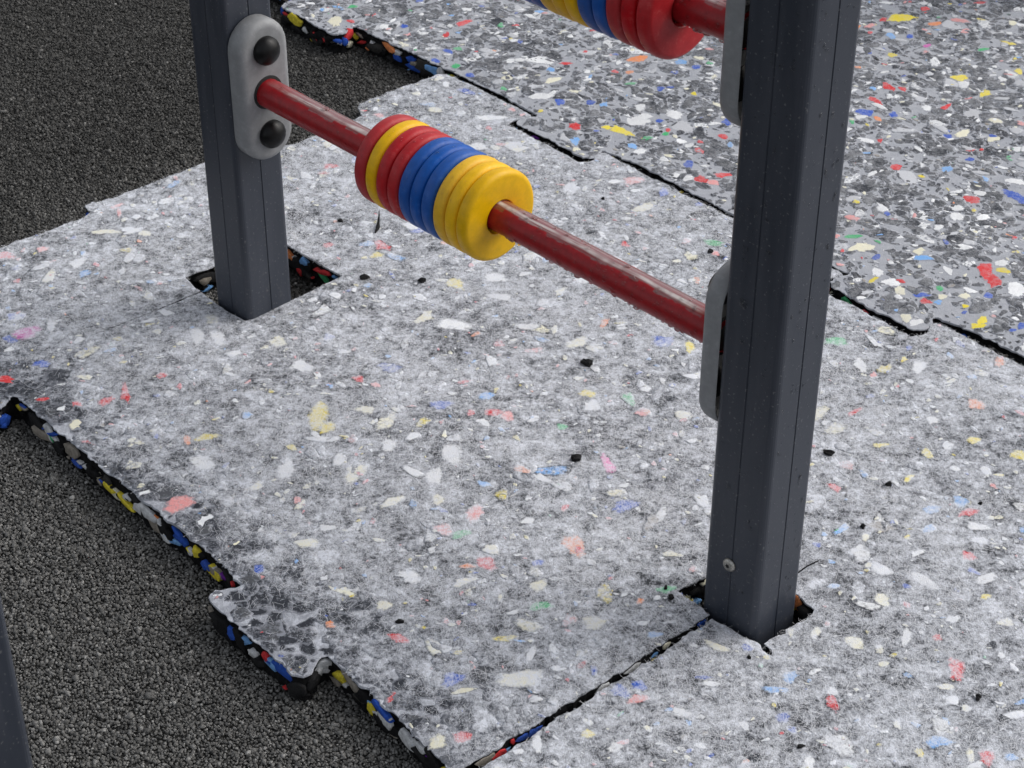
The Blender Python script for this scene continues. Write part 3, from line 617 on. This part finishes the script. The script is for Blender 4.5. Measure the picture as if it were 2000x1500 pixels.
# the far mat has no fleece: dark chips lie open in a light grey binder
Fm, F_loops, F_raw, F_org = build_mat('chip_foam_mat', F_OUT, [], (-1.75, 2.9), M['far_body'], BINDER)
tag(Fm, 'coarse dark-speckled foam mat without fleece, lying behind the pale mats', 'foam mat')
r = np.random.default_rng(31)
mine = keep_off_edges([t for t in ALLF if on_mat(np.array([[t[1], t[2]]]), F_raw)[0]], F_raw)
FB = (-3.7, .3, 2.06, 3.7)
its = list(mine)
its += scatter(r, F_raw, 36000, FB, (.0105, .42, .024), {'D': 9, 'E': 3.5, 'H': 1, 'W': .8}, mine, gap=.6, dens=lambda P: .55 + .45 * (vnoise(P, 26, 3) > .42))
its += scatter(r, F_raw, 22000, FB, (.0048, .38, .010), {'D': 7, 'E': 3, 'H': 1.2, 'W': 1.3, 'C': .4, 'T': .4, 'X': 1}, mine, gap=.6)
its += scatter(r, F_raw, 5200, FB, (.0072, .42, .015), {'W': 24, 'C': 14, 'R': 5, 'P': 5, 'N': 5, 'L': 6, 'Y': 4, 'O': 3, 'G': 3}, mine, gap=1.0)
its += scatter(r, F_raw, 6000, FB, (.0020, .4, .004), {'X': 1}, mine, gap=.5, aspect=(.6, 1))
its = keep_off_edges(its, F_raw)
# the traced and the coloured chips first among equals, then the large dark ones
lay_flakes(Fm, F_org, F_raw, its, F_ME, M['far_chip_stuff'])
wall_flakes(Fm, F_org, F_loops, r, [('Y', -2.945, 2.066, -.012, .022, .010, -.2), ('B', -3.0, 2.066, -.012, .018, .009, .3), ('R', -2.82, 2.10, -.012, .014, .010, 0),
                                    ('O', -2.72, 2.121, -.012, .022, .008, -.1), ('B', -2.66, 2.122, -.030, .026, .005, -.15), ('B', -2.70, 2.122, -.026, .012, .006, -.3),
                                    ('G', -2.555, 2.124, -.020, .010, .010, 0), ('W', -2.575, 2.124, -.014, .012, .012, 0), ('W', -2.77, 2.121, -.022, .008, .009, .3)], limit=150)
fr = np.random.default_rng(8)

# ------------------------------------------------------------------ loose rubber granules of the black ground
def granules(P, size, seed, tone=1):
    rg = np.random.default_rng(seed); n = len(P)
    cube = np.array([(x, y, z) for x in (-1, 1) for y in (-1, 1) for z in (-1, 1)], float)
    Fc = np.array([(0, 1, 3, 2), (4, 6, 7, 5), (0, 4, 5, 1), (2, 3, 7, 6), (0, 2, 6, 4), (1, 5, 7, 3)])
    s = size * np.exp(rg.normal(0, .28, n))
    V = cube[None] * rg.uniform(.25, 1.05, (n, 8, 3)) * (s[:, None, None] * rg.uniform(.7, 1.15, (n, 1, 3)))
    q = rg.normal(size=(n, 4)); q /= np.linalg.norm(q, axis=1, keepdims=True); w_, x, y, z = q.T
    R = np.stack([1 - 2 * (y * y + z * z), 2 * (x * y - z * w_), 2 * (x * z + y * w_), 2 * (x * y + z * w_), 1 - 2 * (x * x + z * z), 2 * (y * z - x * w_),
                  2 * (x * z - y * w_), 2 * (y * z + x * w_), 1 - 2 * (x * x + y * y)], 1).reshape(n, 3, 3)
    V = np.einsum('nij,nkj->nki', R, V)
    w = W(P); C = np.column_stack([w, ZG - .0012 + rg.uniform(-.0008, .0022, n) + (vnoise(P, 70, 4) - .5) * .0035])
    V = (V + C[:, None, :]).reshape(-1, 3)
    F = (np.arange(n) * 8)[:, None, None] + Fc[None]
    far = np.clip((-2.40 - P[:, 0]) / .35, 0, 1); k = np.clip((.185 * (1 - far) + .086 * far) * tone * np.exp(rg.normal(0, .34, n)), .015, .4)
    k = np.where(rg.random(n) < .0015, .3, k)
    col = np.stack([k * 1.0, k * .985, k * .94], 1)
    return V, F.reshape(-1, 4), np.repeat(col, 8, 0)

def ground_points(bounds, sp, seed, margin=.05):
    rg = np.random.default_rng(seed); gx, gy = np.meshgrid(np.arange(bounds[0], bounds[1], sp), np.arange(bounds[2], bounds[3], sp))
    P = np.stack([gx.ravel(), gy.ravel()], 1) + rg.uniform(-.5, .5, (gx.size, 2)) * sp
    w = W(P); P = P[in_view(np.column_stack([w, np.full(len(P), ZG)]), .12)]
    def shrunk(raw, d):  # keep granules a little way in under the edges, not below the whole mat
        a = np.asarray(raw[0]); return a
    bad = np.zeros(len(P), bool)
    for raw, lo_, hi_ in ((A_raw, (-2.50, 1.06), (-1.20, 2.0)), (B_raw, (-1.17, 1.06), (.2, 2.0)), (F_raw, (-3.6, 2.19), (.2, 3.7))):
        bad |= (P[:, 0] > lo_[0]) & (P[:, 0] < hi_[0]) & (P[:, 1] > lo_[1]) & (P[:, 1] < hi_[1])
    for hl in ((-2.30, -2.08, 1.33, 1.56), (-1.27, -1.09, 1.37, 1.52)):
        bad &= ~((P[:, 0] > hl[0]) & (P[:, 0] < hl[1]) & (P[:, 1] > hl[2]) & (P[:, 1] < hl[3]))
    return P[~bad]
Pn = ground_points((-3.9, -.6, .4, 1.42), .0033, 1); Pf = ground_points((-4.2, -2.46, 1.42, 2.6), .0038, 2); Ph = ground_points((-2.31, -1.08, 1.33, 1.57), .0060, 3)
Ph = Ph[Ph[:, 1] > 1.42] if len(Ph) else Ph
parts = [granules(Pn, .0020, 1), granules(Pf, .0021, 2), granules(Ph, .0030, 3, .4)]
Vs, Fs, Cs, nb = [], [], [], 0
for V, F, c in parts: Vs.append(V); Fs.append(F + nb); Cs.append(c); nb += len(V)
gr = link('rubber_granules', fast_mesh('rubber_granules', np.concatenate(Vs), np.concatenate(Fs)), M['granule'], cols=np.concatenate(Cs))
tag(gr, 'black bonded rubber granules covering the ground around the mats', kind='stuff')
print('granules', sum(len(p[1]) // 6 for p in parts), 'fibres', na, nb_)

# ------------------------------------------------------------------ posts
def post_profile(s=SIDE, r=.0085, groove=.0011):
    h = s / 2; pts = []
    def side(k):
        ang = k * math.pi / 2; c, sn = round(math.cos(ang)), round(math.sin(ang))
        L = [(h, -h + r)]
        for t, d in ((-.0012, 0), (-.0006, groove), (.0006, groove), (.0012, 0)): L.append((h - d, t))
        L.append((h, h - r))
        for a in (18, 36, 54, 72): L.append((h - r + r * math.cos(math.radians(a)), h - r + r * math.sin(math.radians(a))))
        return [(x * c - y * sn, x * sn + y * c) for x, y in L]
    for k in range(4): pts += side(k)
    return pts
_pp = post_profile()
def post_mesh(z0, z1):
    n = len(_pp); V = [(x, y, z) for z in (z0, z0 + .3, z1) for x, y in _pp]
    V += [(x * .97, y * .97, z1 + .002) for x, y in _pp]
    F = [tuple(range(3 * n, 4 * n))] + [(k * n + i, k * n + (i + 1) % n, (k + 1) * n + (i + 1) % n, (k + 1) * n + i) for k in range(3) for i in range(n)]
    me = bpy.data.meshes.new('metal_post'); me.from_pydata(V, [], F); me.update(); me.materials.append(M['post'])
    # local origin at the mat surface; the foot goes down to the black ground
    return me
POST_ME = post_mesh(ZG - .002, 1.28)

def stadium(hw, hh, n=14):
    P = []
    for k in range(n + 1): a = math.pi * k / n; P.append((hw * math.cos(a), hh - hw + hw * math.sin(a)))
    for k in range(n + 1): a = math.pi + math.pi * k / n; P.append((hw * math.cos(a), -hh + hw + hw * math.sin(a)))
    return P
def plate_mesh():
    """stadium shaped cover; its back lies in local x = 0 and it grows towards +x"""
    rows = [(0, .002), (.0015, 0), (.018, 0)] + [(.018 + .011 * math.sin(a), .011 * (1 - math.cos(a))) for a in (math.radians(d) for d in (20, 40, 60, 78, 90))]
    V, F = [], []
    for x, ins in rows: V += [(x, y, z) for y, z in stadium(.0425 - ins, .106 - ins)]
    n = len(stadium(1, 2))
    for k in range(len(rows) - 1): F += [(k * n + i, k * n + (i + 1) % n, (k + 1) * n + (i + 1) % n, (k + 1) * n + i) for i in range(n)]
    F.append(tuple((len(rows) - 1) * n + i for i in range(n)))
    me = bpy.data.meshes.new('end_plate'); me.from_pydata(V, [], F); me.update(); me.materials.append(M['plate'])
    me.polygons.foreach_set('use_smooth', [True] * (len(F) - 1) + [False]); return me
def lathe_mesh(name, prof, mat, n=40, closed=False, smooth=True):
    """profile of (x, r) turned about local x"""
    V = [(x, r_ * math.cos(2 * math.pi * i / n), r_ * math.sin(2 * math.pi * i / n)) for x, r_ in prof for i in range(n)]
    m_ = len(prof); F = []
    for k in range(m_ if closed else m_ - 1):
        k2 = (k + 1) % m_; F += [(k * n + i, k2 * n + i, k2 * n + (i + 1) % n, k * n + (i + 1) % n) for i in range(n)]
    if not closed:
        F.append(tuple(range(n))); F.append(tuple((m_ - 1) * n + i for i in range(n))[::-1])
    me = bpy.data.meshes.new(name); me.from_pydata(V, [], F); me.update()
    bm = bmesh.new(); bm.from_mesh(me); bmesh.ops.recalc_face_normals(bm, faces=bm.faces); bm.to_mesh(me); bm.free()
    me.materials.append(mat); me.polygons.foreach_set('use_smooth', [smooth] * len(me.polygons)); return me
PLATE_ME = plate_mesh()
CAP_ME = lathe_mesh('bolt_cap', [(-.002, .0203), (.003, .0205)] + [(.003 + .0160 * math.sin(math.radians(d)), .0205 * math.cos(math.radians(d)) + .0004) for d in (15, 30, 45, 60, 75, 86)], M['cap'], 28)
SOCKET_ME = lathe_mesh('rod_socket', [(.001, .0236), (.0006, .0246), (-.002, .0252)], M['socket'], 32)

def add_plate(post, side, z):
    pl = bpy.data.objects.new('end_plate', PLATE_ME); COL.objects.link(pl); pl.parent = post
    pl.location = (side * (SIDE / 2 + .0020), 0, z); pl.rotation_euler = (0, 0, 0 if side > 0 else math.pi)
    for dz in (.0635, -.0635):
        c = bpy.data.objects.new('bolt_cap', CAP_ME); COL.objects.link(c); c.parent = pl; c.location = (.029, -side * 0.0, dz)
    s = bpy.data.objects.new('rod_socket', SOCKET_ME); COL.objects.link(s); s.parent = pl; s.location = (.029, 0, 0)
    return pl

def add_post(loc, label, yaw=YP):
    o = bpy.data.objects.new('metal_post', POST_ME); COL.objects.link(o); o.location = loc; o.rotation_euler = (0, 0, yaw)
    tag(o, label, 'post', 'anthracite posts of the play frame'); return o
ROD_LOW, ROD_UP = (.3720, .3600), (.7470, .7375)        # heights at the left and the right post
pA = add_post(POST_A, 'dark grey square post at the left, standing in the wide cutout of the mat')
pB = add_post(POST_B, 'dark grey square post at the right with a steel screw near its foot')
pC = add_post(Vector((-.487, 1.27, 0)), 'blurred dark post cut off by the lower left corner, closest to the camera')
pD = add_post(Vector((1.069, 3.70, 0)), 'far dark post whose foot just shows in the top right corner')
for z in (ROD_LOW, ROD_UP):
    add_plate(pA, 1, z[0]); add_plate(pB, -1, z[1] + (.003 if z is ROD_UP else 0))

# the screw in the right post: button head with a star recess, a washer-like rim
def screw_mesh():
    prof = [(-.001, .0088), (.0012, .0090), (.0034, .0079), (.0044, .0058), (.0046, .0044)]
    me = lathe_mesh('screw', prof, M['steel'], 28); return me
sc = bpy.data.objects.new('screw', screw_mesh()); COL.objects.link(sc); sc.parent = pB
sc.location = (-.003, -SIDE / 2, .0855); sc.rotation_euler = (0, 0, -math.pi / 2)
star = [(r_ * math.cos(k * math.pi / 6), r_ * math.sin(k * math.pi / 6)) for k in range(12) for r_ in ((.0034 if k % 2 == 0 else .0022),)]
sm = bpy.data.meshes.new('star_recess'); sm.from_pydata([(.0047, y, z) for y, z in star] + [(.0030, y * .8, z * .8) for y, z in star], [],
        [tuple(range(12))] + [(i, (i + 1) % 12, 12 + (i + 1) % 12, 12 + i) for i in range(12)]); sm.update(); sm.materials.append(M['socket'])
so = bpy.data.objects.new('star_recess', sm); COL.objects.link(so); so.parent = sc

# ------------------------------------------------------------------ rain drops
def dome(nr=3, ns=9):
    V = [(0, 0, 1.0)]; F = []
    for k in range(1, nr + 1):
        a = k / nr * math.pi / 2 * 1.12
        V += [(math.sin(a) * math.cos(2 * math.pi * i / ns), math.sin(a) * math.sin(2 * math.pi * i / ns), math.cos(a)) for i in range(ns)]
    V = np.array(V); F = [(0, 1 + i, 1 + (i + 1) % ns) for i in range(ns)]
    for k in range(nr - 1):
        for i in range(ns):
            a, b = 1 + k * ns + i, 1 + k * ns + (i + 1) % ns; F += [(a, a + ns, b + ns), (a, b + ns, b)]
    return V, np.array(F)
DV, DF = dome()
def drops(name, parent, items):
    """items: (point, normal, radius, height, stretch along -z)"""
    Vs, Fs, nb = [], [], 0
    for p, n, r_, h_, st in items:
        n = Vector(n).normalized(); dn = Vector((0, 0, -1)); t = (dn - n * dn.dot(n)); t = t.normalized() if t.length > .05 else n.orthogonal().normalized(); s = n.cross(t)
        X = DV * (r_ * st, r_, h_); A = np.array([t, s, n]); Vs.append(X @ A + np.array(p)); Fs.append(DF + nb); nb += len(DV)
    o = link(name, fast_mesh(name, np.concatenate(Vs), np.concatenate(Fs)), M['water'], parent, smooth=True); tag(o, kind='stuff'); return o
dr = np.random.default_rng(41)
it = []
for _ in range(420):                                    # right post: left and right face
    f = dr.random() < .45; y = dr.uniform(-.03, .03); z = dr.uniform(.02, 1.0); r_ = .0013 * math.exp(dr.normal(0, .4))
    if abs(y) < .003: continue
    it.append(((y, -SIDE / 2, z), (0, -1, 0), r_, r_ * .35, 1.2) if f else ((SIDE / 2, y, z), (1, 0, 0), r_, r_ * .35, 1.3))
drops('rain_drops', pB, it)

# ------------------------------------------------------------------ rods
def add_rod(z, label):
    L = (POST_B - POST_A).length; n = 40; xs = np.linspace(SIDE / 2 + .024, L - SIDE / 2 - .024, 30); R = .0206; tilt = math.atan2(z[0] - z[1], L)
    V = [(x, R * math.sin(2 * math.pi * i / n), R * math.cos(2 * math.pi * i / n)) for x in xs for i in range(n)]
    F = [(k * n + i, k * n + (i + 1) % n, (k + 1) * n + (i + 1) % n, (k + 1) * n + i) for k in range(len(xs) - 1) for i in range(n)]
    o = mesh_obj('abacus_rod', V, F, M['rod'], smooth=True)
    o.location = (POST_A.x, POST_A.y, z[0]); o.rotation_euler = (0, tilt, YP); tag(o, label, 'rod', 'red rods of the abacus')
    it = []
    for _ in range(420):
        x = dr.uniform(.09, L - .09); a = math.pi + dr.normal(0, .32) if dr.random() < .40 else dr.uniform(-2.6, .4)
        if x < .50 and dr.random() < .75: continue
        if .29 < x < .55: continue
        nrm = (0, math.sin(a), math.cos(a)); r_ = .0021 * math.exp(dr.normal(0, .35)); hang = max(0, -nrm[2])
        it.append(((x, nrm[1] * R * .995, nrm[2] * R * .995), nrm, r_ * (1 + .25 * hang), r_ * (.4 + .55 * hang), 1.1))
    drops('rain_drops', o, it); return o
rod1 = add_rod(ROD_LOW, 'lower red rod carrying ten rings between the two main posts')
rod2 = add_rod(ROD_UP, 'upper red rod at the top edge, ending at the right post')

# ------------------------------------------------------------------ rings
def ring_mesh(mat, th=.0205, R=.0615, rh=.0228, f=.0075):
    h = th / 2; prof = []
    for d in (90, 72, 54, 36, 18, 0): a = math.radians(d); prof.append((h - f + f * math.sin(a), R - f + f * math.cos(a)))
    prof += [(-x, r_) for x, r_ in prof[::-1]]
    fi = .0022
    inn = [(h - fi + fi * math.sin(math.radians(d)), rh + fi - fi * math.cos(math.radians(d))) for d in (0, 30, 60, 90)]
    prof = prof + [(-x, r_) for x, r_ in inn[::-1]] + inn
    return lathe_mesh('abacus_ring', prof, mat, 72, closed=True)
RING = {c: ring_mesh(M[c]) for c in ('red', 'blue', 'yellow')}
LOW = [('red', 'end red ring of the lower rod, nearest the left post'), ('yellow', 'lone yellow ring between red rings on the lower rod'),
       ('red', 'red ring touching the lone yellow ring of the lower rod'), ('red', 'red ring touching the first blue ring of the lower rod'),
       ('blue', 'blue ring beside the red rings on the lower rod'), ('blue', 'middle blue ring of three on the lower rod'), ('blue', 'blue ring touching the yellow rings on the lower rod'),
       ('yellow', 'yellow ring touching the blue rings on the lower rod'), ('yellow', 'middle yellow ring of three on the lower rod'), ('yellow', 'end yellow ring of the lower rod with its flat face open to view')]
UPC = [('blue', 'farther dark blue ring left of the yellow rings on the upper rod'), ('blue', 'dark blue ring touching the yellow rings on the upper rod, cut by the frame'),
       ('yellow', 'yellow ring nearest the left on the upper rod'), ('yellow', 'middle yellow ring of three on the upper rod'), ('yellow', 'yellow ring touching the two blue rings on the upper rod'),
       ('blue', 'blue ring beside the yellow rings on the upper rod'), ('blue', 'blue ring touching the red rings on the upper rod'),
       ('red', 'red ring touching the blue rings on the upper rod'), ('red', 'middle red ring of three on the upper rod'), ('red', 'end red ring of the upper rod facing the right post')]
def string(rod, seq, x_first, pitch, z, group, wet):
    for k, (c, label) in enumerate(seq):
        o = bpy.data.objects.new('abacus_ring', RING[c]); COL.objects.link(o)
        x = x_first + k * pitch; p = POST_A + AP * x
        L = (POST_B - POST_A).length; zz = z[0] + (z[1] - z[0]) * x / L
        o.location = (p.x, p.y, zz - .0018); o.rotation_euler = (dr.uniform(0, 6.28), (z[0] - z[1]) / L + dr.uniform(-.012, .012), YP + dr.uniform(-.01, .01)); tag(o, label, 'ring', group)
        it = []
        for _ in range(wet):
            a = dr.uniform(0, 6.28); xx = dr.uniform(-.004, .004); R = .0614; n = (0, math.cos(a), math.sin(a)); r_ = .0011 * math.exp(dr.normal(0, .3))
            it.append(((xx, n[1] * R, n[2] * R), n, r_, r_ * .5, 1.1))
        drops('rain_drops', o, it)
string(rod1, LOW, .332, .0214, ROD_LOW, 'rings on the lower rod', 22)
string(rod2, UPC, .6140, .0214, ROD_UP, 'rings on the upper rod', 26)

# ------------------------------------------------------------------ crumbs lying on the mats
def crumb_mesh(seed, sx, sy, sz):
    rg = random.Random(seed); bm = bmesh.new(); bmesh.ops.create_icosphere(bm, subdivisions=2, radius=1)
    ph = [rg.uniform(0, 6.3) for _ in range(6)]
    for v in bm.verts:
        c = v.co; k = 1 + .22 * math.sin(3 * c.x + ph[0]) + .2 * math.sin(4 * c.y + ph[1] + c.z) + .16 * math.sin(5 * c.z + ph[2] + 2 * c.x) + rg.uniform(-.10, .10)
        v.co = Vector((c.x * k * sx, c.y * k * sy, (c.z * k * .9 + .55) * sz))
    me = bpy.data.meshes.new('rubber_crumb'); bm.to_mesh(me); bm.free(); me.materials.append(M['crumb']); return me
CRUMBS = [(-1.689, 1.655, 10, 7, 6, 'black rubber crumb lying near the middle of the large mat, below the red rod'), (-1.531, 1.485, 11, 6, 5, 'angular black crumb on the large mat beside a pink chip'),
          (-1.312, 1.747, 9, 6, 5, 'black crumb just right of the right post'), (-2.082, 1.558, 11, 7, 4, 'flat black crumb next to the right corner of the left cutout'),
          (-2.017, 1.619, 8.5, 6, 4, 'black crumb a hand width right of the left cutout, under the rings'), (-1.784, 2.014, 5, 5, 4, 'small black crumb touching a pink chip left of the right post'),
          (-1.214, 1.755, 4.8, 4, 4, 'small black crumb below and right of the crumb beside the right post'), (-1.179, 1.661, 4.6, 4, 4, 'small black crumb between two pale red chips, right of the right post'),
          (-.887, 1.518, 4.6, 4.4, 4, 'round black crumb near a large red chip at the lower right'), (-.972, 1.308, 6, 3.5, 2.5, 'flat dark flake near the bottom edge of the lower right mat'),
          (-1.433, 1.102, 5.6, 4, 4, 'dark crumb on the large mat near its front tongue'), (-2.246, 1.638, 5.8, 3.5, 3, 'black crumb behind the left post, left of the rings'),
          (-1.246, 1.379, 4.4, 4, 3.5, 'larger of two black crumbs on a green chip by the right cutout'), (-1.263, 1.386, 3.2, 3, 3, 'tiny crumb of the pair on a green chip by the right cutout'),
          (-1.110, 1.371, 3.2, 2.5, 2.5, 'tiny black crumb in front of the right post'), (-1.110, 1.815, 3.2, 3, 2.5, 'tiny black crumb alone on the mat at the right edge of the view'), (-2.018, 2.005, 4, 3.5, 3, 'tiny black crumb behind the yellow rings, near the far seam')]
for k, (u, v, a, b, c, lab) in enumerate(CRUMBS):
    p = W((u, v))[0]; o = bpy.data.objects.new('rubber_crumb', crumb_mesh(k, a / 1180, b / 1180, c / 1100)); COL.objects.link(o)
    o.location = (p[0], p[1], float(hz(np.array([[u, v]]))[0])); o.rotation_euler = (0, 0, (k * .77) % 1.2 - .6); tag(o, lab, 'crumb', 'black crumbs scattered on the pale mats')

def curl(name, pts, rad, mat):
    cu = bpy.data.curves.new(name, 'CURVE'); cu.dimensions = '3D'; cu.bevel_depth = 1.0; cu.bevel_resolution = 1; sp = cu.splines.new('POLY'); sp.points.add(len(pts) - 1)
    for q, p, r_ in zip(sp.points, pts, rad): q.co = (*p, 1); q.radius = r_
    ob = bpy.data.objects.new(name + '_tmp', cu); COL.objects.link(ob)
    me = bpy.data.meshes.new_from_object(ob.evaluated_get(bpy.context.evaluated_depsgraph_get())); bpy.data.objects.remove(ob)
    me.name = name; me.materials.clear(); me.materials.append(mat); o = bpy.data.objects.new(name, me); COL.objects.link(o); return o
def wp(u, v, z): p = W((u, v))[0]; return (p[0], p[1], z)
s = curl('rubber_sliver', [wp(-2.178, 1.655, .002), wp(-2.182, 1.662, .004), wp(-2.187, 1.668, .004), wp(-2.196, 1.676, .006), wp(-2.200, 1.681, .014), wp(-2.203, 1.684, .022)],
         [.0008, .0028, .0034, .0022, .0012, .0006], M['crumb'])
tag(s, 'thin dark curled sliver of rubber standing up on the mat under the red rings', 'sliver')
s = curl('rubber_thread', [wp(-1.175, 1.512, .003), wp(-1.172, 1.530, .004), wp(-1.173, 1.546, .004), wp(-1.169, 1.562, .006)], [.0010, .0011, .0010, .0008], M['crumb'])
tag(s, 'short black thread sticking out beside the foot of the right post', 'thread')
